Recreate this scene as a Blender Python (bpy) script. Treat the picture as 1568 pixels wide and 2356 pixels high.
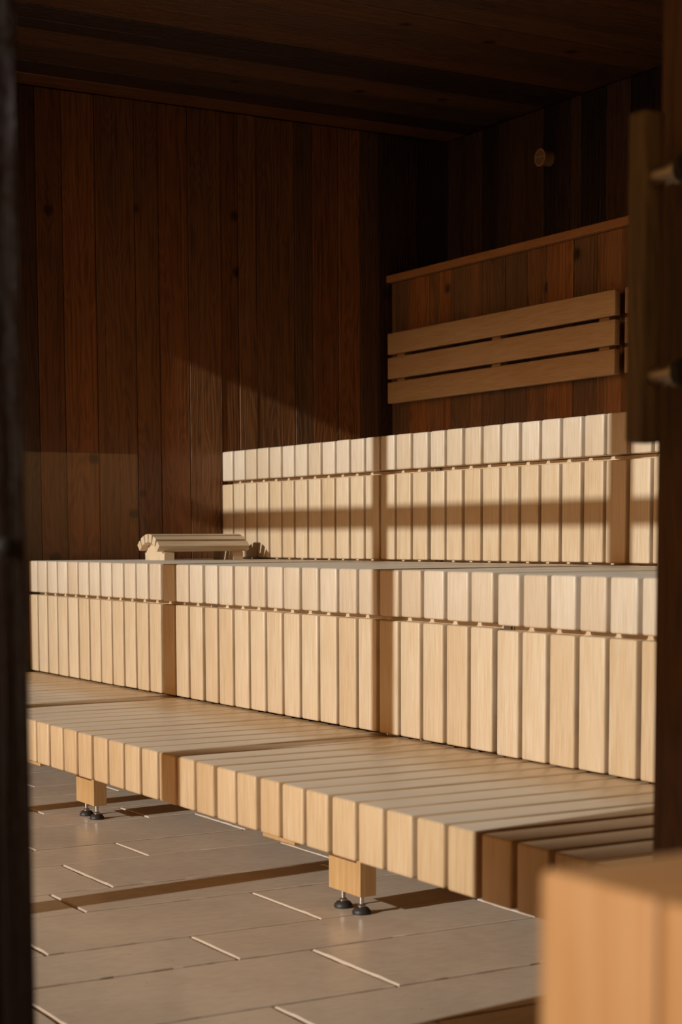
import bpy, bmesh, math, random
from mathutils import Vector, Matrix

random.seed(7)
for o in list(bpy.data.objects):
    bpy.data.objects.remove(o)
SC = bpy.context.scene
COL = SC.collection

# ------------------------------------------------------------------ units
# every length below is in board modules (one slat + one gap = 0.1 m); the
# camera stands over the origin, X runs along the benches, Y to the back wall
U = 0.1
FZ = -8.03                       # floor level seen from the lens


def V(x, y, z):
    return Vector((x * U, y * U, (z - FZ) * U))


# ------------------------------------------------------------------ camera
F_PX, CY_PX = 3953.9, 1601.6
YAW, PITCH, ROLL = 1.038874, -0.091295, -0.003951
cd = bpy.data.cameras.new('camera')
cam = bpy.data.objects.new('camera', cd)
COL.objects.link(cam)
fw = Vector((-math.sin(YAW) * math.cos(PITCH), math.cos(YAW) * math.cos(PITCH), math.sin(PITCH)))
rt = Vector((math.cos(YAW), math.sin(YAW), 0))
up = rt.cross(fw)
r2 = math.cos(ROLL) * rt + math.sin(ROLL) * up
u2 = -math.sin(ROLL) * rt + math.cos(ROLL) * up
cam.matrix_world = Matrix(((r2.x, u2.x, -fw.x, 0), (r2.y, u2.y, -fw.y, 0), (r2.z, u2.z, -fw.z, -FZ * U), (0, 0, 0, 1)))
cd.sensor_fit = 'VERTICAL'
cd.sensor_height = 36.0
cd.lens = 36.0 * F_PX / 2356.0
cd.shift_y = (CY_PX - 1178.0) / 2356.0
cd.clip_start = 0.05
cd.dof.use_dof = True
cd.dof.focus_distance = 4.9
cd.dof.aperture_fstop = 5.6
SC.camera = cam

# ------------------------------------------------------------------ light
SUN_DIR = Vector((-0.115, 1.0, -0.35)).normalized()
sd = bpy.data.lights.new('sun', 'SUN')
sd.energy = 3.6
sd.angle = math.radians(0.6)
sd.color = (1.0, 0.985, 0.955)
sun = bpy.data.objects.new('sun', sd)
COL.objects.link(sun)
sun.rotation_euler = SUN_DIR.to_track_quat('-Z', 'Y').to_euler()
sun.location = (-3, -6, 5)

w = bpy.data.worlds.new('sky')
SC.world = w
w.use_nodes = True
wn = w.node_tree
wn.nodes.clear()
sky = wn.nodes.new('ShaderNodeTexSky')
sky.sky_type = 'NISHITA'
sky.sun_disc = False
sky.sun_elevation = math.radians(19.2)
sky.sun_rotation = math.radians(180 - 6.6)
bg = wn.nodes.new('ShaderNodeBackground')
bg.inputs['Strength'].default_value = 0.112
wo = wn.nodes.new('ShaderNodeOutputWorld')
tint = wn.nodes.new('ShaderNodeMix')          # golden evening haze over the whole sky
tint.data_type = 'RGBA'
tint.blend_type = 'MULTIPLY'
tint.inputs[0].default_value = 1.0
tint.inputs[7].default_value = (1.0, 0.47, 0.15, 1)
bw = wn.nodes.new('ShaderNodeRGBToBW')
wn.links.new(sky.outputs['Color'], bw.inputs[0])
wn.links.new(bw.outputs[0], tint.inputs[6])
wn.links.new(tint.outputs[2], bg.inputs['Color'])
wn.links.new(bg.outputs['Background'], wo.inputs['Surface'])

SC.view_settings.view_transform = 'Standard'
SC.view_settings.look = 'None'
SC.view_settings.exposure = 0.0
SC.view_settings.gamma = 1.0
SC.view_settings.use_curve_mapping = False


# ------------------------------------------------------------------ materials
def newmat(name):
    m = bpy.data.materials.new(name)
    m.use_nodes = True
    nt = m.node_tree
    nt.nodes.clear()
    out = nt.nodes.new('ShaderNodeOutputMaterial')
    return m, nt, out


def N(nt, kind, **kw):
    n = nt.nodes.new(kind)
    for k, v in kw.items():
        if k in n.inputs:
            n.inputs[k].default_value = v
        else:
            setattr(n, k, v)
    return n


def ramp(nt, stops):
    r = nt.nodes.new('ShaderNodeValToRGB')
    el = r.color_ramp.elements
    while len(el) < len(stops):
        el.new(0.5)
    for e, (pos, c) in zip(el, stops):
        e.position = pos
        e.color = (c[0], c[1], c[2], 1)
    return r


def coords(nt, scale, spread=37.0):
    """object coordinates shifted by a random amount per object, then stretched"""
    tc = N(nt, 'ShaderNodeTexCoord')
    oi = N(nt, 'ShaderNodeObjectInfo')
    mu = N(nt, 'ShaderNodeMath', operation='MULTIPLY')
    mu.inputs[1].default_value = spread
    nt.links.new(oi.outputs['Random'], mu.inputs[0])
    ad = N(nt, 'ShaderNodeVectorMath', operation='ADD')
    nt.links.new(tc.outputs['Object'], ad.inputs[0])
    nt.links.new(mu.outputs[0], ad.inputs[1])
    mp = N(nt, 'ShaderNodeMapping')
    mp.inputs['Scale'].default_value = scale
    nt.links.new(ad.outputs[0], mp.inputs['Vector'])
    return mp, oi, ad


def mix(nt, a, b, fac, blend='MIX'):
    m = nt.nodes.new('ShaderNodeMix')
    m.data_type = 'RGBA'
    m.blend_type = blend
    for sock, val in ((m.inputs[0], fac), (m.inputs[6], a), (m.inputs[7], b)):
        if isinstance(val, bpy.types.NodeSocket):
            nt.links.new(val, sock)
        elif isinstance(val, (int, float)):
            sock.default_value = val
        else:
            sock.default_value = (val[0], val[1], val[2], 1)
    return m.outputs[2]


def light_wood(name, pale, deep, scale, rough=0.40, vary=0.8, worn=None):
    """smooth pale sauna wood: fine streaks along the board, tone varies from board to board"""
    m, nt, out = newmat(name)
    mp, oi, ad = coords(nt, scale)
    n1 = N(nt, 'ShaderNodeTexNoise', Scale=1.0, Detail=5.0, Roughness=0.6, Distortion=0.3)
    nt.links.new(mp.outputs[0], n1.inputs['Vector'])
    r1 = ramp(nt, [(0.30, (0, 0, 0)), (0.72, (1, 1, 1))])
    nt.links.new(n1.outputs['Fac'], r1.inputs[0])
    c1 = mix(nt, pale, deep, r1.outputs[0])
    fm = N(nt, 'ShaderNodeMapping')
    fm.inputs['Scale'].default_value = tuple(v * 5.0 if v > 20 else v * 1.6 for v in scale)
    nt.links.new(ad.outputs[0], fm.inputs['Vector'])
    nfine = N(nt, 'ShaderNodeTexNoise', Scale=1.0, Detail=3.0, Roughness=0.55)
    nt.links.new(fm.outputs[0], nfine.inputs['Vector'])
    rfine = ramp(nt, [(0.32, (0.86, 0.81, 0.74)), (0.55, (1, 1, 1)), (0.75, (1.04, 1.05, 1.06))])
    nt.links.new(nfine.outputs['Fac'], rfine.inputs[0])
    c1 = mix(nt, c1, rfine.outputs[0], 1.0, 'MULTIPLY')
    n2 = N(nt, 'ShaderNodeTexNoise', Scale=9.0, Detail=2.0)
    nt.links.new(ad.outputs[0], n2.inputs['Vector'])
    r2_ = ramp(nt, [(0.42, (0, 0, 0)), (0.75, (1, 1, 1))])
    nt.links.new(n2.outputs['Fac'], r2_.inputs[0])
    mm = N(nt, 'ShaderNodeMath', operation='MULTIPLY')
    mm.inputs[1].default_value = 0.45
    nt.links.new(r2_.outputs[0], mm.inputs[0])
    c2 = mix(nt, c1, deep, mm.outputs[0])
    # tone of the whole board
    rr = ramp(nt, [(0.0, (1.04, 1.05, 1.07)), (0.5, (0.98, 0.965, 0.94)), (1.0, (0.91, 0.85, 0.77))])
    nt.links.new(oi.outputs['Random'], rr.inputs[0])
    c3 = mix(nt, c2, rr.outputs[0], vary, 'MULTIPLY')
    if worn:                      # sitting faces worn pale and grey
        tc = N(nt, 'ShaderNodeTexCoord')
        sp = N(nt, 'ShaderNodeSeparateXYZ')
        nt.links.new(tc.outputs['Normal'], sp.inputs[0])
        rw = ramp(nt, [(0.80, (0, 0, 0)), (0.97, (1, 1, 1))])
        nt.links.new(sp.outputs[2], rw.inputs[0])
        wm = N(nt, 'ShaderNodeMath', operation='MULTIPLY')
        nt.links.new(rw.outputs[0], wm.inputs[0])
        rn = ramp(nt, [(0.25, (0.55, 0.55, 0.55)), (0.6, (0.9, 0.9, 0.9))])
        nt.links.new(n1.outputs['Fac'], rn.inputs[0])
        nt.links.new(rn.outputs[0], wm.inputs[1])
        # feet wear the front of the seat; the strip along the riser keeps its colour
        so = N(nt, 'ShaderNodeSeparateXYZ')
        nt.links.new(tc.outputs['Object'], so.inputs[0])
        nw = N(nt, 'ShaderNodeTexNoise', Scale=6.0, Detail=2.0)
        nt.links.new(ad.outputs[0], nw.inputs['Vector'])
        ya = N(nt, 'ShaderNodeMath', operation='MULTIPLY_ADD')
        ya.inputs[1].default_value = 0.16
        nt.links.new(nw.outputs['Fac'], ya.inputs[0])
        nt.links.new(so.outputs[1], ya.inputs[2])
        mr_ = N(nt, 'ShaderNodeMapRange')
        mr_.inputs['From Min'].default_value = 0.13
        mr_.inputs['From Max'].default_value = 0.25
        mr_.inputs['To Min'].default_value = 1.0
        mr_.inputs['To Max'].default_value = 0.0
        nt.links.new(ya.outputs[0], mr_.inputs['Value'])
        wy = N(nt, 'ShaderNodeMath', operation='MULTIPLY')
        nt.links.new(wm.outputs[0], wy.inputs[0])
        nt.links.new(mr_.outputs[0], wy.inputs[1])
        c3 = mix(nt, c3, worn, wy.outputs[0])
    b = N(nt, 'ShaderNodeBsdfPrincipled', Roughness=rough)
    b.inputs['Specular IOR Level'].default_value = 0.5
    nt.links.new(c3, b.inputs['Base Color'])
    bp = N(nt, 'ShaderNodeBump', Strength=0.08, Distance=0.001)
    nt.links.new(n1.outputs['Fac'], bp.inputs['Height'])
    nt.links.new(bp.outputs[0], b.inputs['Normal'])
    nt.links.new(b.outputs[0], out.inputs['Surface'])
    return m


def dark_wood(name, axis, rough=0.40):
    """brushed reclaimed plank; its own colour comes from the object colour"""
    m, nt, out = newmat(name)
    across, along = 85.0, 2.2
    sc = [across, across, across]
    sc[axis] = along
    mp, oi, ad = coords(nt, sc)
    lo = N(nt, 'ShaderNodeMapping')
    s2 = [9.0, 9.0, 9.0]
    s2[axis] = 1.1
    lo.inputs['Scale'].default_value = s2
    nt.links.new(ad.outputs[0], lo.inputs['Vector'])
    nl = N(nt, 'ShaderNodeTexNoise', Scale=1.0, Detail=2.0)
    nt.links.new(lo.outputs[0], nl.inputs['Vector'])
    # growth rings: sine of (low noise * many turns)
    k = N(nt, 'ShaderNodeMath', operation='MULTIPLY')
    k.inputs[1].default_value = 130.0
    nt.links.new(nl.outputs['Fac'], k.inputs[0])
    s = N(nt, 'ShaderNodeMath', operation='SINE')
    nt.links.new(k.outputs[0], s.inputs[0])
    nf = N(nt, 'ShaderNodeTexNoise', Scale=1.0, Detail=6.0, Roughness=0.65)
    nt.links.new(mp.outputs[0], nf.inputs['Vector'])
    mr = N(nt, 'ShaderNodeMath', operation='MULTIPLY_ADD')
    mr.inputs[1].default_value = 0.085
    mr.inputs[2].default_value = 0.0
    nt.links.new(s.outputs[0], mr.inputs[0])
    sm = N(nt, 'ShaderNodeMath', operation='ADD')
    nt.links.new(mr.outputs[0], sm.inputs[0])
    nt.links.new(nf.outputs['Fac'], sm.inputs[1])
    r1 = ramp(nt, [(0.26, (0.50, 0.46, 0.43)), (0.52, (1, 1, 1)), (0.80, (1.35, 1.28, 1.18))])
    nt.links.new(sm.outputs[0], r1.inputs[0])
    c1 = mix(nt, oi.outputs['Color'], r1.outputs[0], 1.0, 'MULTIPLY')
    # big tone clouds along the plank
    nb = N(nt, 'ShaderNodeTexNoise', Scale=0.45, Detail=3.0)
    nt.links.new(lo.outputs[0], nb.inputs['Vector'])
    rb = ramp(nt, [(0.3, (0.72, 0.70, 0.70)), (0.7, (1.22, 1.15, 1.05))])
    nt.links.new(nb.outputs['Fac'], rb.inputs[0])
    c2 = mix(nt, c1, rb.outputs[0], 1.0, 'MULTIPLY')
    # knots
    kn = N(nt, 'ShaderNodeMapping')
    s3 = [3.6, 3.6, 3.6]
    s3[axis] = 4.0
    kn.inputs['Scale'].default_value = s3
    nt.links.new(ad.outputs[0], kn.inputs['Vector'])
    vo = N(nt, 'ShaderNodeTexVoronoi', Scale=1.0)
    nt.links.new(kn.outputs[0], vo.inputs['Vector'])
    rk = ramp(nt, [(0.05, (0.16, 0.13, 0.12)), (0.085, (0.55, 0.5, 0.45)), (0.11, (1, 1, 1))])
    nt.links.new(vo.outputs['Distance'], rk.inputs[0])
    c3 = mix(nt, c2, rk.outputs[0], 1.0, 'MULTIPLY')
    b = N(nt, 'ShaderNodeBsdfPrincipled', Roughness=rough)
    b.inputs['Specular IOR Level'].default_value = 0.42
    nt.links.new(c3, b.inputs['Base Color'])
    bp = N(nt, 'ShaderNodeBump', Strength=1.0, Distance=0.005)
    nt.links.new(sm.outputs[0], bp.inputs['Height'])
    nt.links.new(bp.outputs[0], b.inputs['Normal'])
    nt.links.new(b.outputs[0], out.inputs['Surface'])
    return m


def stone(name):
    m, nt, out = newmat(name)
    mp, oi, ad = coords(nt, (5, 5, 5))
    n1 = N(nt, 'ShaderNodeTexNoise', Scale=1.0, Detail=6.0, Roughness=0.6)
    nt.links.new(mp.outputs[0], n1.inputs['Vector'])
    r1 = ramp(nt, [(0.3, (0.62, 0.50, 0.39)), (0.55, (0.68, 0.555, 0.435)), (0.75, (0.73, 0.60, 0.475))])
    nt.links.new(n1.outputs['Fac'], r1.inputs[0])
    # faint streaks and little pits
    st = N(nt, 'ShaderNodeMapping')
    st.inputs['Scale'].default_value = (60, 28, 30)
    nt.links.new(ad.outputs[0], st.inputs['Vector'])
    n2 = N(nt, 'ShaderNodeTexNoise', Scale=1.0, Detail=4.0)
    nt.links.new(st.outputs[0], n2.inputs['Vector'])
    r2_ = ramp(nt, [(0.3, (0.93, 0.915, 0.90)), (0.6, (1, 1, 1))])
    nt.links.new(n2.outputs['Fac'], r2_.inputs[0])
    c = mix(nt, r1.outputs[0], r2_.outputs[0], 1.0, 'MULTIPLY')
    vo = N(nt, 'ShaderNodeTexVoronoi', Scale=14.0)
    nt.links.new(ad.outputs[0], vo.inputs['Vector'])
    rk = ramp(nt, [(0.02, (0.35, 0.28, 0.22)), (0.035, (1, 1, 1))])
    nt.links.new(vo.outputs['Distance'], rk.inputs[0])
    c = mix(nt, c, rk.outputs[0], 0.8, 'MULTIPLY')
    rr = ramp(nt, [(0.0, (0.94, 0.94, 0.94)), (1.0, (1.05, 1.04, 1.02))])
    nt.links.new(oi.outputs['Random'], rr.inputs[0])
    c = mix(nt, c, rr.outputs[0], 1.0, 'MULTIPLY')
    b = N(nt, 'ShaderNodeBsdfPrincipled', Roughness=0.27)
    b.inputs['Specular IOR Level'].default_value = 0.45
    nt.links.new(c, b.inputs['Base Color'])
    bp = N(nt, 'ShaderNodeBump', Strength=0.12, Distance=0.002)
    nt.links.new(n2.outputs['Fac'], bp.inputs['Height'])
    nt.links.new(bp.outputs[0], b.inputs['Normal'])
    nt.links.new(b.outputs[0], out.inputs['Surface'])
    return m


def plain(name, col, rough=0.5, metal=0.0, noise=0.0, scale=30.0):
    m, nt, out = newmat(name)
    b = N(nt, 'ShaderNodeBsdfPrincipled', Roughness=rough, Metallic=metal)
    tc = N(nt, 'ShaderNodeTexCoord')
    n1 = N(nt, 'ShaderNodeTexNoise', Scale=scale, Detail=4.0)
    nt.links.new(tc.outputs['Object'], n1.inputs['Vector'])
    lo = tuple(c * (1 - noise) for c in col)
    hi = tuple(min(1, c * (1 + noise)) for c in col)
    r1 = ramp(nt, [(0.3, lo), (0.7, hi)])
    nt.links.new(n1.outputs['Fac'], r1.inputs[0])
    nt.links.new(r1.outputs[0], b.inputs['Base Color'])
    nt.links.new(b.outputs[0], out.inputs['Surface'])
    return m


def glass(name):
    m, nt, out = newmat(name)
    t = N(nt, 'ShaderNodeBsdfTransparent')
    t.inputs['Color'].default_value = (0.985, 0.99, 0.985, 1)
    g = N(nt, 'ShaderNodeBsdfGlossy', Roughness=0.0)
    # Schlick reflectance, the same from both sides of the sheet
    lw_ = N(nt, 'ShaderNodeLayerWeight', Blend=0.5)
    pw = N(nt, 'ShaderNodeMath', operation='POWER')
    pw.inputs[1].default_value = 5.0
    nt.links.new(lw_.outputs['Facing'], pw.inputs[0])
    fr = N(nt, 'ShaderNodeMath', operation='MULTIPLY_ADD')
    fr.inputs[1].default_value = 0.96
    fr.inputs[2].default_value = 0.035
    nt.links.new(pw.outputs[0], fr.inputs[0])
    mx = N(nt, 'ShaderNodeMixShader')
    nt.links.new(fr.outputs[0], mx.inputs[0])
    nt.links.new(t.outputs[0], mx.inputs[1])
    nt.links.new(g.outputs[0], mx.inputs[2])
    nt.links.new(mx.outputs[0], out.inputs['Surface'])
    return m


PALE, DEEP = (0.69, 0.565, 0.41), (0.62, 0.465, 0.295)
M = dict(
    slat=light_wood('pale_slat_wood', PALE, DEEP, (75, 4.0, 7.0)),
    step=light_wood('worn_step_wood', (0.68, 0.51, 0.325), (0.60, 0.41, 0.225), (75, 4.0, 7.0), worn=(0.79, 0.675, 0.54)),
    seat=light_wood('bleached_seat_wood', (0.70, 0.60, 0.475), (0.65, 0.53, 0.39), (75, 4.0, 7.0), 0.38, worn=(0.80, 0.72, 0.61)),
    rest=light_wood('aged_backrest_wood', (0.64, 0.425, 0.225), (0.55, 0.335, 0.155), (6.0, 60, 60)),
    beam=light_wood('pine_beam_wood', (0.57, 0.375, 0.18), (0.48, 0.28, 0.11), (60, 60, 5.0), 0.5),
    ledge=light_wood('red_ledge_wood', (0.50, 0.235, 0.085), (0.40, 0.17, 0.05), (6.0, 60, 60), 0.5),
    block=light_wood('weathered_bench_wood', (0.46, 0.275, 0.125), (0.37, 0.18, 0.06), (45, 6, 3.0), 0.5, 0.2),
    dark_v=dark_wood('reclaimed_plank_upright', 2),
    dark_y=dark_wood('reclaimed_plank_ceiling', 1),
    dark_x=dark_wood('reclaimed_plank_rail', 0),
    tile=stone('beige_stone_tile'),
    grout=plain('dark_grout', (0.30, 0.24, 0.18), 0.9, 0, 0.15, 60),
    steel=plain('zinc_steel', (0.62, 0.62, 0.62), 0.28, 1.0, 0.05),
    brushed=plain('dull_brass_metal', (0.62, 0.54, 0.42), 0.42, 1.0, 0.1),
    rubber=plain('black_rubber', (0.025, 0.022, 0.018), 0.5, 0, 0.2),
    core=plain('dark_timber_core', (0.035, 0.018, 0.008), 0.8, 0, 0.3),
    glass=glass('clear_glass'),
    ground=plain('terrace_stone', (0.16, 0.12, 0.085), 0.8, 0, 0.15, 8),
    porch=plain('added_porch_boards', (0.045, 0.028, 0.015), 0.7, 0, 0.2, 8),  # made-up porch floor, kept dark so the door glass mirrors little
    added_deck=plain('added_deck_boards', (0.20, 0.13, 0.07), 0.7, 0, 0.15, 8),  # made-up deck that bounces warm sunlight into the room
)


# ------------------------------------------------------------------ helpers
def link(name, me, mat, parent=None, loc=None, color=None):
    o = bpy.data.objects.new(name, me)
    COL.objects.link(o)
    if mat is not None and not me.materials:
        me.materials.append(mat)
    if parent is not None:
        o.parent = parent
    if loc is not None:
        o.location = loc
    if color is not None:
        o.color = (color[0], color[1], color[2], 1)
    return o


def finish(bm, name, smooth=False):
    me = bpy.data.meshes.new(name)
    bmesh.ops.recalc_face_normals(bm, faces=bm.faces)
    bm.to_mesh(me)
    bm.free()
    if smooth:
        for f in me.polygons:
            f.use_smooth = True
    return me


_cache = {}


def box_mesh(sx, sy, sz, bev=0.0, seg=2, tag=''):
    """box centred on its own origin, sizes in modules, rounded edges"""
    key = (round(sx, 3), round(sy, 3), round(sz, 3), bev, seg, tag)
    if key in _cache:
        return _cache[key]
    bm = bmesh.new()
    bmesh.ops.create_cube(bm, size=1.0)
    for v in bm.verts:
        v.co = Vector((v.co.x * sx * U, v.co.y * sy * U, v.co.z * sz * U))
    if bev > 0:
        bmesh.ops.bevel(bm, geom=list(bm.edges), offset=bev * U, segments=seg, profile=0.5, affect='EDGES')
    me = finish(bm, 'box', bev > 0 and seg > 1)
    if bev > 0 and seg > 1:
        me.set_sharp_from_angle(angle=math.radians(50))
    _cache[key] = me
    return me


def box(name, x0, x1, y0, y1, z0, z1, mat, parent=None, bev=0.0, seg=2, color=None):
    me = box_mesh(x1 - x0, y1 - y0, z1 - z0, bev, seg, mat.name)
    c = V((x0 + x1) / 2, (y0 + y1) / 2, (z0 + z1) / 2)
    if parent is not None:
        c = c - parent.location
    return link(name, me, mat, parent, c, color)


def cyl_mesh(profile, axis='z', seg=20):
    """lathe: profile = [(radius, height)] in modules"""
    bm = bmesh.new()
    rings = []
    for r, h in profile:
        ring = []
        for i in range(seg):
            a = 2 * math.pi * i / seg
            c, s = r * math.cos(a) * U, r * math.sin(a) * U
            hh = h * U
            co = {'z': (c, s, hh), 'x': (hh, c, s), 'y': (c, hh, s)}[axis]
            ring.append(bm.verts.new(co))
        rings.append(ring)
    for a, b in zip(rings, rings[1:]):
        for i in range(seg):
            j = (i + 1) % seg
            bm.faces.new((a[i], a[j], b[j], b[i]))
    bm.faces.new(rings[0])
    bm.faces.new(rings[-1])
    me = finish(bm, 'lathe', True)
    me.set_sharp_from_angle(angle=math.radians(40))
    return me


def empty(name, x, y, z, label=None, cat=None, group=None, kind=None):
    o = bpy.data.objects.new(name, None)
    COL.objects.link(o)
    o.location = V(x, y, z)
    o.empty_display_size = 0.05
    tag(o, label, cat, group, kind)
    return o


def tag(o, label=None, cat=None, group=None, kind=None):
    if label:
        o['label'] = label
    if cat:
        o['category'] = cat
    if group:
        o['group'] = group
    if kind:
        o['kind'] = kind
    return o


# ------------------------------------------------------------------ the room
XL = -62.15        # left wall
XR = -16.4         # inner face of the right wall
YF0, YF1 = 4.4, 5.0  # front wall, outside and inside
YW = 39.1          # face of the low back wall behind the top bench
YB = 41.9          # upper back wall
ZC = 16.75         # ceiling
Z1, Z2, Z3 = -4.93, -0.765, 3.465   # seat levels
Y1, Y2, Y3 = 16.485, 22.684, 31.068  # front faces of the tiers

def tile_mesh(sx, sy, h):
    """stone tile, top at z = 0, with a worn, slightly chipped edge"""
    pts = []
    cs = [(-sx / 2, -sy / 2), (sx / 2, -sy / 2), (sx / 2, sy / 2), (-sx / 2, sy / 2)]
    for k in range(4):
        (xa_, ya_), (xb_, yb_) = cs[k], cs[(k + 1) % 4]
        n = max(3, int(math.hypot(xb_ - xa_, yb_ - ya_) / 0.34))
        nx, ny = (0, 1, 0, -1)[k], (1, 0, -1, 0)[k]        # a normal pointing into the tile
        nx, ny = {0: (0, 1), 1: (-1, 0), 2: (0, -1), 3: (1, 0)}[k]
        for i in range(n):
            t = (i + (random.uniform(-0.3, 0.3) if i else 0)) / n
            d = random.uniform(0, 0.012) + (random.uniform(0.01, 0.03) if random.random() < 0.15 else 0)
            if i == 0:
                d = 0.0
            pts.append((xa_ + (xb_ - xa_) * t + nx * d, ya_ + (yb_ - ya_) * t + ny * d))
    bm = bmesh.new()
    rings = []
    for shrink, z in ((0.016, 0.0), (0.0, -0.016), (0.0, -h)):
        rings.append([bm.verts.new((px * (1 - 2 * shrink / sx) * U, py * (1 - 2 * shrink / sy) * U, z * U)) for px, py in pts])
    bm.faces.new(rings[0])
    for ra, rb_ in zip(rings, rings[1:]):
        for i in range(len(pts)):
            j = (i + 1) % len(pts)
            bm.faces.new((ra[i], ra[j], rb_[j], rb_[i]))
    return finish(bm, 'tile')


# floor: bed of grout with separate stone tiles
floor = tag(box('floor', XL - 1, -14.0, YF1 - 0.6, YB + 1, FZ - 1.2, FZ - 0.075, M['grout']),
            'beige stone tile floor with pale joints', None, None, 'structure')
rows = [(-61.8, -58.45), (-58.45, -56.25), (-56.25, -53.0), (-53.0, -50.8), (-50.8, -47.55), (-47.55, -45.37),
        (-45.37, -42.05), (-42.05, -39.83), (-39.83, -36.6), (-36.6, -34.4), (-34.4, -31.16), (-31.16, -28.94),
        (-28.94, -25.69), (-25.69, -23.45), (-23.45, -20.2), (-20.2, -18.0), (-18.0, -14.75)]
joint = {0: 14.2, 1: 16.0, 2: 19.55, 3: 21.57, 4: 17.81, 5: 20.2, 6: 15.5, 7: 17.71, 8: 15.36, 9: 13.81, 10: 17.81,
         11: 14.73, 12: 16.3, 13: 13.7, 14: 15.6, 15: 14.9, 16: 17.2}
for i, (xa, xb) in enumerate(rows):
    L = 6.12 if xb - xa > 2.8 else 7.05
    y = joint[i] - 3 * L
    while y < YB:
        a, b = max(y, YF1), min(y + L, YB)
        if b - a > 0.3 and a < 27:
            link('tile', tile_mesh(xb - xa - 0.09, b - a - 0.085, 0.3), M['tile'], floor,
                 V((xa + xb) / 2, (a + b) / 2, FZ + random.uniform(-0.006, 0.006)) - floor.location)
        y += L
box('floor_slab', XL, -16.4, 28.5, YB, FZ - 0.075, FZ - 0.01, M['grout'], floor)

# left wall: upright reclaimed planks
wl = tag(box('wall_left', XL - 1.2, XL - 0.32, YF0, YB + 1, FZ, ZC + 0.5, M['core']),
         'dark reclaimed timber wall with upright planks', None, None, 'structure')
BR, RD, GY, DK = (0.185, 0.076, 0.022), (0.205, 0.073, 0.017), (0.125, 0.058, 0.021), (0.046, 0.018, 0.006)


def tone(c, k):
    return tuple(v * k for v in c)


lw = [5.0, 6.4, 7.9, 9.1, 10.8, 12.0, 13.6, 15.2, 16.3, 18.0, 19.4, 20.9, 22.3, 23.48, 24.52, 25.85, 27.47, 28.46, 29.73,
      31.16, 31.93, 32.75, 34.5, 35.32, 36.55, 37.6, 38.51, 40.39, 41.9]
lc = {23.48: tone(RD, .8), 24.52: RD, 25.85: BR, 27.47: tone(BR, .9), 28.46: RD, 29.73: BR, 31.16: tone(RD, .8),
      31.93: BR, 32.75: tone(BR, .95), 34.5: GY, 35.32: tone(RD, .9), 36.55: tone(RD, 1.2), 37.6: GY, 38.51: tone(DK, .9),
      22.3: tone(DK, 1.3), 40.39: tone(DK, .55)}
for a, b in zip(lw, lw[1:]):
    c = lc.get(a, random.choice((BR, RD, GY)))
    box('plank', XL - 0.32, XL + random.uniform(-0.035, 0.0), a + 0.012, b - 0.012, FZ, ZC, M['dark_v'], wl, 0.02, 1, c)

# low back wall (behind the top bench) and the upper back wall set further back
bwl = tag(box('wall_back_lower', XL, XR, YW + 0.32, YB - 0.3, FZ, 10.65, M['core']),
          'low reclaimed plank wall behind the top bench', None, None, 'structure')
xs = [-62.13, -60.79, -59.32, -58.55, -57.75, -56.33, -55.59, -54.07, -52.69, -51.44, -49.9, -48.59, -47.2, -46.1, -44.8]
while xs[-1] < XR - 1.8:
    xs.append(xs[-1] + random.uniform(1.0, 1.7))
xs.append(XR)
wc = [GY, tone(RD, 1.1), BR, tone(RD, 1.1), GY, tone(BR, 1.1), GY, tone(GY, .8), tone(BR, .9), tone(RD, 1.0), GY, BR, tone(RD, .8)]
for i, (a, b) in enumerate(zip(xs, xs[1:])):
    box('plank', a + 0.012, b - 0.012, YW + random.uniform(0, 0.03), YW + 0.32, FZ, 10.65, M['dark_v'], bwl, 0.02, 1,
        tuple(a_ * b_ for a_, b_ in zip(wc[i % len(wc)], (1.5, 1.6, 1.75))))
wb = tag(box('wall_back', XL, XR, YB + 0.3, YB + 1.2, FZ, ZC + 0.5, M['core']),
         'dark upright plank wall above the ledge', None, None, 'structure')
xs = [-62.13, -61.16, -60.14, -59.58, -58.44, -57.69, -56.64, -55.39, -54.55, -53.74, -53.07, -51.59, -50.2, -48.9]
while xs[-1] < XR - 1.8:
    xs.append(xs[-1] + random.uniform(1.0, 1.7))
xs.append(XR)
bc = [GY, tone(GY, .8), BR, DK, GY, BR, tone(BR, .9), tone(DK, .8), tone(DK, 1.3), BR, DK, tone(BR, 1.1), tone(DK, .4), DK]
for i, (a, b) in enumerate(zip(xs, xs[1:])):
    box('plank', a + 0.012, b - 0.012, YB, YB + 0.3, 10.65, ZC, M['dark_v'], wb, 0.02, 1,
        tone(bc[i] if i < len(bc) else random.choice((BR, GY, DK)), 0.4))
trim = tag(box('trim_1', XL, XR, 38.85, YB, 10.66, 10.95, M['ledge'], None, 0.02, 1),
           'warm brown timber ledge capping the low back wall', None, None, 'structure')

# ceiling planks run front to back
cl = tag(box('ceiling', XL - 1, XR + 1.2, YF0 - 0.4, YB + 1, ZC + 0.3, ZC + 1.4, M['core']),
         'dark reclaimed plank ceiling', None, None, 'structure')
x = XL
while x < XR - 0.2:
    b = min(x + random.uniform(0.9, 2.0), XR)
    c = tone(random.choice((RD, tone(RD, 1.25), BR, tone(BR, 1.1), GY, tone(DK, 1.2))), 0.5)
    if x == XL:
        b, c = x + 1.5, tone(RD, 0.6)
    box('plank', x + 0.012, b - 0.012, YF1, YB, ZC + random.uniform(0, 0.03), ZC + 0.3, M['dark_y'], cl, 0.02, 1, c)
    x = b

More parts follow.
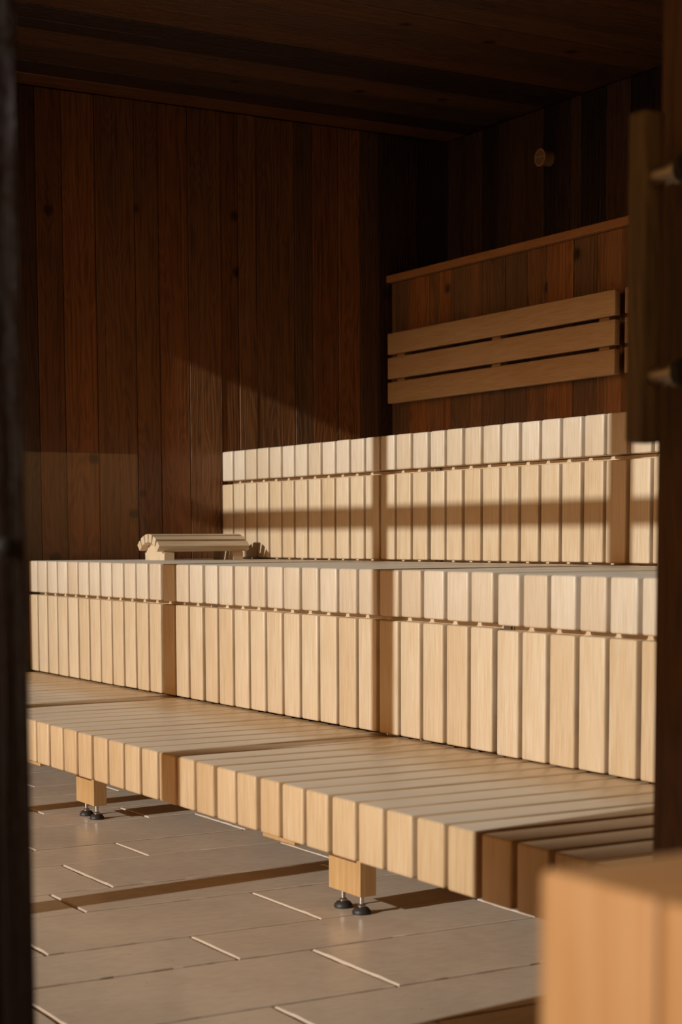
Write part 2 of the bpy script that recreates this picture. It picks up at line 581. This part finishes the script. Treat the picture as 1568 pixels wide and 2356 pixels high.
# right wall; its end beside the glass door is the dark post of the opening
wr = tag(box('wall_right', XR, -15.2, 14.16, YB, FZ, ZC, M['dark_v'], None, 0.03, 1, (0.18, 0.085, 0.03)),
         'dark timber wall end beside the glass door', None, None, 'structure')
tag(box('trim_2', XR, -15.2, YF1, 14.16, ZC - 1.0, ZC, M['dark_y'], None, 0.02, 1, DK),
    'dark timber lintel over the glass door', None, None, 'structure')

# front wall: solid at the door corner, window elsewhere
wf = tag(box('wall_front', -22.25, -13.6, YF0, YF1, FZ, ZC, M['dark_v'], None, 0.02, 1, tone(DK, .4)),
         'dark timber corner wall beside the door opening', None, None, 'structure')
wi = empty('window_1', -40, 4.7, FZ, 'tall dark framed sauna window with mullions', None, None, 'structure')
box('sill', XL, -22.25, YF0, YF1, FZ, -7.4, M['dark_x'], wi, 0.02, 1, DK)
box('head', XL, -22.25, YF0, YF1, 15.75, ZC, M['dark_x'], wi, 0.02, 1, DK)
ML = [(-62.15, -59.35), (-47.6, -46.65), (-34.92, -33.95)]
for a, b in ML:
    box('mullion', a, b, 4.5, YF1 - 0.05, -7.4, 15.75, M['dark_v'], wi, 0.02, 1, DK)
bays = [(-59.35, -47.6), (-46.65, -34.92), (-33.95, -22.25)]
for a, b in bays:
    box('transom', a, b, 4.5, YF1 - 0.05, 9.62, 10.27, M['dark_x'], wi, 0.02, 1, DK)
    box('pane', a, b, 4.72, 4.76, -7.4, 9.62, M['glass'], wi)
    box('pane', a, b, 4.72, 4.76, 10.27, 15.75, M['glass'], wi)

# glass door in the side opening, with its bar handle on the sauna side
dr = empty('door_1', -15.05, 9.5, FZ, 'frameless clear glass sauna door with wooden bar handle', None, None, 'structure')
box('pane', -15.1, -15.02, 5.02, 15.2, FZ + 0.12, ZC - 1.1, M['glass'], dr)
hb = box('handle_bar', -15.86, -15.56, 13.19, 13.53, 1.1, 4.88, M['dark_v'], dr, 0.06, 3, (0.30, 0.215, 0.11))
hb['label'] = 'brown wooden pull bar'
for z in (1.86, 4.12):
    me = cyl_mesh([(0.10, -15.6), (0.115, -15.58), (0.115, -15.2), (0.14, -15.19), (0.14, -15.1)], 'x', 24)
    link('standoff', me, M['brushed'], dr, V(0, 13.36, z) - dr.location)
    me = cyl_mesh([(0.17, -15.02), (0.17, -14.97), (0.12, -14.94)], 'x', 24)
    link('washer', me, M['rubber'], dr, V(0, 13.36, z) - dr.location)
me = cyl_mesh([(0.075, 0.0), (0.075, 0.03), (0.05, 0.05)], 'x', 20)
link('lock_keeper', me, M['rubber'], wf, V(-13.6, 4.81, -0.05) - wf.location)

# unseen porch and decking outside, added for bounce and dark door reflections
tag(box('added_porch_floor', -14.0, 30, -40, 90, FZ - 1.2, FZ - 0.02, M['porch']), 'added dark porch floor outside the door, for the glass to reflect', None, None, 'structure')
tag(box('added_deck', -75, -14.02, -40, YF0 - 0.02, FZ - 1.2, FZ - 0.02, M['added_deck']), 'added timber decking outside the window, bouncing warm light in', None, None, 'structure')  # invented; its sunlit boards send warm bounce through the window
tag(box('added_porch_roof', -15.0, 30, -12, 90, ZC + 0.3, ZC + 1.2, M['core']), 'added dark porch roof, unseen, for the door glass to reflect', None, None, 'structure')  # invented; keeps bright sky out of the door reflection
wp = tag(box('added_porch_wall', 29, 30, -12, 20, FZ, ZC + 0.3, M['core']), 'added dark porch wall, unseen, for the door glass to reflect', None, None, 'structure')  # invented dark backdrop for the door reflection
box('added_wall_section', 29, 30, 26.5, 90, FZ, ZC + 0.3, M['core'], wp)  # rest of the added backdrop wall
box('lintel', 29, 30, 20, 26.5, 3.2, ZC + 0.3, M['core'], wp)  # added too; opening below leaves a strip of sky in the reflection
tag(box('ground', -400, 400, -400, 400, FZ - 2.4, FZ - 1.3, M['ground']), 'open ground outside', None, None, 'structure')

# ------------------------------------------------------------------ benches
GAP = 0.15


def seat(n0, n1, xg, yf, yb, zt, th, tier, label, joint_gap=0.0, legs=(), deep_legs=False):
    """one bench unit: boards n0..n1-1 between gap lines, carried on bearers and legs"""
    e = empty('sauna_bench', xg + (n0 + n1) / 2, (yf + yb) / 2, FZ, label, 'bench', 'pale slatted sauna benches')
    for n in range(n0, n1):
        a, b = xg + n + GAP / 2, xg + n + 1 - GAP / 2
        if n == n0:
            a += joint_gap
        if b > XR - 0.05:
            break
        me = box_mesh(0.85 if n != n0 else b - a, yb - yf - 0.04, th, 0.055, 3, 'seat%d' % (tier > 1))
        o = link('board', me, M['seat'] if tier > 1 else M['step'], e, V((a + b) / 2 + random.uniform(-.006, .006), (yf + yb) / 2 + random.uniform(-.01, .01),
                                            zt - th / 2 + random.uniform(-.006, .006)) - e.location)
    return e


TH = 1.165
# step bench: units meet over the legs
T1 = [(-17, -2, 'low slatted step bench unit beside the dark plank wall'),
      (-2, 13, 'low slatted step bench unit between the two pairs of steel feet'),
      (13, 28, 'low slatted step bench unit lying partly in shadow beside the glass door')]
benches1 = []
for k, (n0, n1, lab) in enumerate(T1):
    dz = -0.012 if k == 2 else 0
    e = seat(n0, n1, -44.511, Y1, Y2 + 0.28, Z1 + dz, TH - 0.01, 1, lab, 0.05 if k else 0)
    benches1.append(e)
foot_profile = [(0.20, 0.0), (0.21, 0.03), (0.20, 0.07), (0.15, 0.13), (0.09, 0.155)]
stud_profile = [(0.085, 0.15), (0.09, 0.18), (0.05, 0.22), (0.05, 0.42)]
me_foot, me_stud = cyl_mesh(foot_profile, 'z', 20), cyl_mesh(stud_profile, 'z', 16)
for k, cx in ((0, -60.6), (1, -46.28), (2, -31.53), (2, -18.2)):
    zb = Z1 - TH
    xj = cx if k == 0 or cx > -20 else -44.511 + (-2 if k == 1 else 13)
    if k == 0 or cx > -20:
        halves = [(benches1[k], cx - 0.68, cx + 0.68)]
    else:                                  # a joint: each unit keeps its own half of the bearer and leg
        halves = [(benches1[k - 1], cx - 0.70, xj - 0.003), (benches1[k], xj + 0.003, cx + 0.70)]
    for e, xa, xb in halves:
        box('bearer', xa, xb, Y1 + 0.52, Y2 - 0.2, zb - 0.24, zb + 0.01, M['beam'], e, 0.012, 1)
        box('leg', max(xa, cx - 0.665), min(xb, cx + 0.665), 18.62, 19.02, FZ + 0.42, zb - 0.24, M['beam'], e, 0.008, 1)
        for sx in (-0.385, 0.385):
            if xa < cx + sx < xb:
                ft = link('foot', me_foot, M['rubber'], e, V(cx + sx, 18.82, FZ) - e.location)
                link('stud', me_stud, M['steel'], ft, Vector((0, 0, 0)))

# middle and top tiers
T2 = [(-1, 14, 'middle tier slatted bench unit beside the dark plank wall, carrying the headrest'),
      (14, 29, 'middle tier slatted bench unit next to the one carrying the headrest'),
      (29, 44, 'middle tier slatted bench unit reaching the glass door wall')]
T3 = [(-1, 14, 'top tier slatted bench unit against the dark plank wall'),
      (14, 29, 'top tier slatted bench unit under the gap between the backrests'),
      (29, 44, 'top tier slatted bench unit reaching the glass door wall')]
for (tier, xg, yf, yb, zt, lst) in ((2, -60.745, Y2, Y3 + 0.28, Z2, T2), (3, -61.176, Y3, YW - 0.05, Z3, T3)):
    for k, (n0, n1, lab) in enumerate(lst):
        dz = -0.03 if (k == 2 and tier == 2) else 0.0
        e = seat(n0, n1, xg, yf, yb, zt + dz, TH, tier, lab, 0.06 if k else 0)
        zb = zt + dz - TH
        xa, xb = xg + n0 + 0.1, min(xg + n1 - 0.1, XR - 0.1)
        for yy in (yf + 0.62, yb - 1.6):
            box('rail', xa, xb, yy, yy + 0.45, zb - 0.5, zb + 0.005, M['beam'], e, 0.01, 1)
        for xx in (xa + 0.6, xb - 1.2):
            for yy in (yf + 0.62, yb - 1.6):
                box('leg', xx, xx + 0.5, yy, yy + 0.45, FZ, zb - 0.5, M['beam'], e, 0.01, 1)
# risers: upright boards hung in front of the tiers
R2 = ['lower riser panel of upright slats beside the dark plank wall',
      'lower riser panel of upright slats behind the low step bench, striped by two mullion shadows',
      'lower riser panel of upright slats reaching the glass door wall']
R3 = ['upper riser panel of upright slats behind the wooden headrest',
      'upper riser panel of upright slats under the gap between the backrests',
      'upper riser panel of upright slats reaching the glass door wall']
for (xg, yf, z0, z1, zlow, labs) in ((-60.745, Y2, -4.875, -2.03, Z1, R2), (-61.176, Y3, -0.71, 2.165, Z2, R3)):
    for k in range(3):
        n0, n1 = -1 + 15 * k, 14 + 15 * k
        e = empty('riser_panel', xg + (n0 + n1) / 2, yf + 0.3, zlow, labs[k], 'panel', 'slatted bench risers')
        dz = -0.03 if (k == 2 and yf == Y2) else 0.0
        for n in range(n0, n1):
            b = xg + n + 1 - GAP / 2
            if b > XR - 0.05:
                break
            a = xg + n + GAP / 2 + (0.06 if (k and n == n0) else 0)
            me = box_mesh(0.85 if not (k and n == n0) else b - a, 0.34, z1 - z0, 0.05, 3, 'slat')
            link('board', me, M['slat'], e, V((a + b) / 2 + random.uniform(-.008, .008), yf + 0.175 + random.uniform(-.006, .006),
                                            (z0 + z1) / 2 + dz + random.uniform(-.006, .006)) - e.location)
        xa, xb = xg + n0 + 0.35, min(xg + n1 - 0.1, XR - 0.1)
        ztop = z1 + (0.085 if yf == Y2 else 0.12)
        box('rail', xa, xb, yf + 0.352, yf + 0.58, z1 - 0.5, ztop + dz, M['slat'], e, 0.01, 1)
        box('rail', xa, xb, yf + 0.352, yf + 0.58, zlow + 0.0, zlow + 0.6, M['slat'], e, 0.01, 1)

# ------------------------------------------------------------------ backrests
for k, (xa, xb, lab) in enumerate(((-61.5, -46.83, 'three board wooden backrest mounted beside the dark left wall'),
                                   (-46.3, -31.6, 'three board wooden backrest half hidden behind the door handle'),
                                   (-31.1, -17.0, 'three board wooden backrest next to the right wall'))):
    e = empty('backrest', (xa + xb) / 2, YW, 5.6, lab, 'backrest', 'backrests on the low back wall')
    for z0 in (5.6, 6.605, 7.61):
        box('board', xa, xb, 38.5, 38.76, z0, z0 + 0.87, M['rest'], e, 0.035, 2)
    for xx in (xa + 0.35, (xa + xb) / 2 - 0.25, xb - 1.15):
        box('bracket', xx, xx + 0.55, 38.76, YW + 0.02, 5.7, 8.4, M['rest'], e, 0.01, 1)

# ------------------------------------------------------------------ headrest
hr = empty('headrest', -59.07, 28.3, Z2, 'curved slatted wooden headrest lying on the middle bench', 'headrest')
HX = -59.07
sl = [(-0.79, -0.245, 40), (-0.50, -0.06, 22), (-0.17, 0.03, 7), (0.17, 0.03, -8), (0.50, -0.075, -24), (0.78, -0.27, -42)]
for dx, dz, ang in sl:
    bm = bmesh.new()
    bmesh.ops.create_cube(bm, size=1.0)
    for v in bm.verts:
        taper = 1.0 if v.co.z > 0 else 0.86
        v.co = Vector((v.co.x * 0.28 * taper * U, v.co.y * 3.75 * U, v.co.z * 0.31 * U))
    bmesh.ops.bevel(bm, geom=list(bm.edges), offset=0.022 * U, segments=2, profile=0.5, affect='EDGES')
    bm.transform(Matrix.Rotation(math.radians(-ang), 4, 'Y'))
    link('slat', finish(bm, 'slat'), M['slat'], hr, V(HX + dx, 28.32, Z2 + 0.77 + dz) - hr.location)
prof = [(-0.86, 0.0), (0.84, 0.0), (0.86, 0.26), (0.70, 0.40), (0.42, 0.57), (0.15, 0.655), (-0.16, 0.655), (-0.44, 0.58),
        (-0.72, 0.42), (-0.88, 0.26)]
for ya, yb in ((26.72, 27.12), (29.58, 29.98)):
    bm = bmesh.new()
    f0 = [bm.verts.new(((px) * U, (ya - 28.3) * U, pz * U)) for px, pz in prof]
    f1 = [bm.verts.new(((px) * U, (yb - 28.3) * U, pz * U)) for px, pz in prof]
    bm.faces.new(f0)
    bm.faces.new(list(reversed(f1)))
    for i in range(len(prof)):
        j = (i + 1) % len(prof)
        bm.faces.new((f0[i], f0[j], f1[j], f1[i]))
    link('support', finish(bm, 'support'), M['slat'], hr, Vector((0, 0, 0)))

# ------------------------------------------------------------------ round vent on the back wall
vt = empty('wall_vent', -54.98, YB, 14.72, 'small round wooden air vent on the dark back wall', 'vent')
link('body', cyl_mesh([(0.30, 0.0), (0.30, -0.42), (0.34, -0.42), (0.34, -0.5), (0.27, -0.5), (0.27, -0.44)], 'y', 28), M['block'], vt)
for i in range(-5, 6):
    xx = i * 0.048
    h = math.sqrt(max(0.001, 0.265 ** 2 - xx ** 2))
    me = box_mesh(0.022, 0.03, 2 * h, 0, 1, 'vent')
    link('louver', me, M['block'], vt, Vector((xx * U, -0.47 * U, 0)))
link('crossbar', box_mesh(0.53, 0.03, 0.055, 0, 1, 'vent'), M['block'], vt, Vector((0, -0.5 * U, 0.03 * U)))

# ------------------------------------------------------------------ near bench end outside the door
nb = empty('terrace_bench', -4.5, 7.0, FZ, 'thick weathered plank bench end right beside the glass door, seen close up', 'bench')
x0 = -6.93


def block_board(name, xa, xb, first):
    bm = bmesh.new()
    bmesh.ops.create_cube(bm, size=1.0)
    for v in bm.verts:
        v.co = Vector((v.co.x * (xb - xa) * U, v.co.y * 3.8 * U, v.co.z * 1.3 * U))
    soft = [e for e in bm.edges if first and all(v.co.x < 0 for v in e.verts)]
    if soft:
        bmesh.ops.bevel(bm, geom=soft, offset=0.12 * U, segments=5, profile=0.5, affect='EDGES')
    hard = [e for e in bm.edges if e.calc_face_angle(0) > 1.2]
    bmesh.ops.bevel(bm, geom=hard, offset=0.035 * U, segments=3, profile=0.5, affect='EDGES')
    me = finish(bm, 'board', True)
    me.set_sharp_from_angle(angle=math.radians(50))
    return link(name, me, M['block'], nb, V((xa + xb) / 2, 5.2 + 1.9, -1.66 - 0.65) - nb.location)


for i in range(5):
    block_board('board', x0 + i * 0.97, x0 + i * 0.97 + 0.94, i == 0)
for lx in (x0 + 0.5, x0 + 3.6):
    for ly in (5.9, 7.9):
        box('leg', lx, lx + 0.8, ly, ly + 0.8, FZ - 0.02, -1.66 - 1.29, M['block'], nb, 0.03, 1)
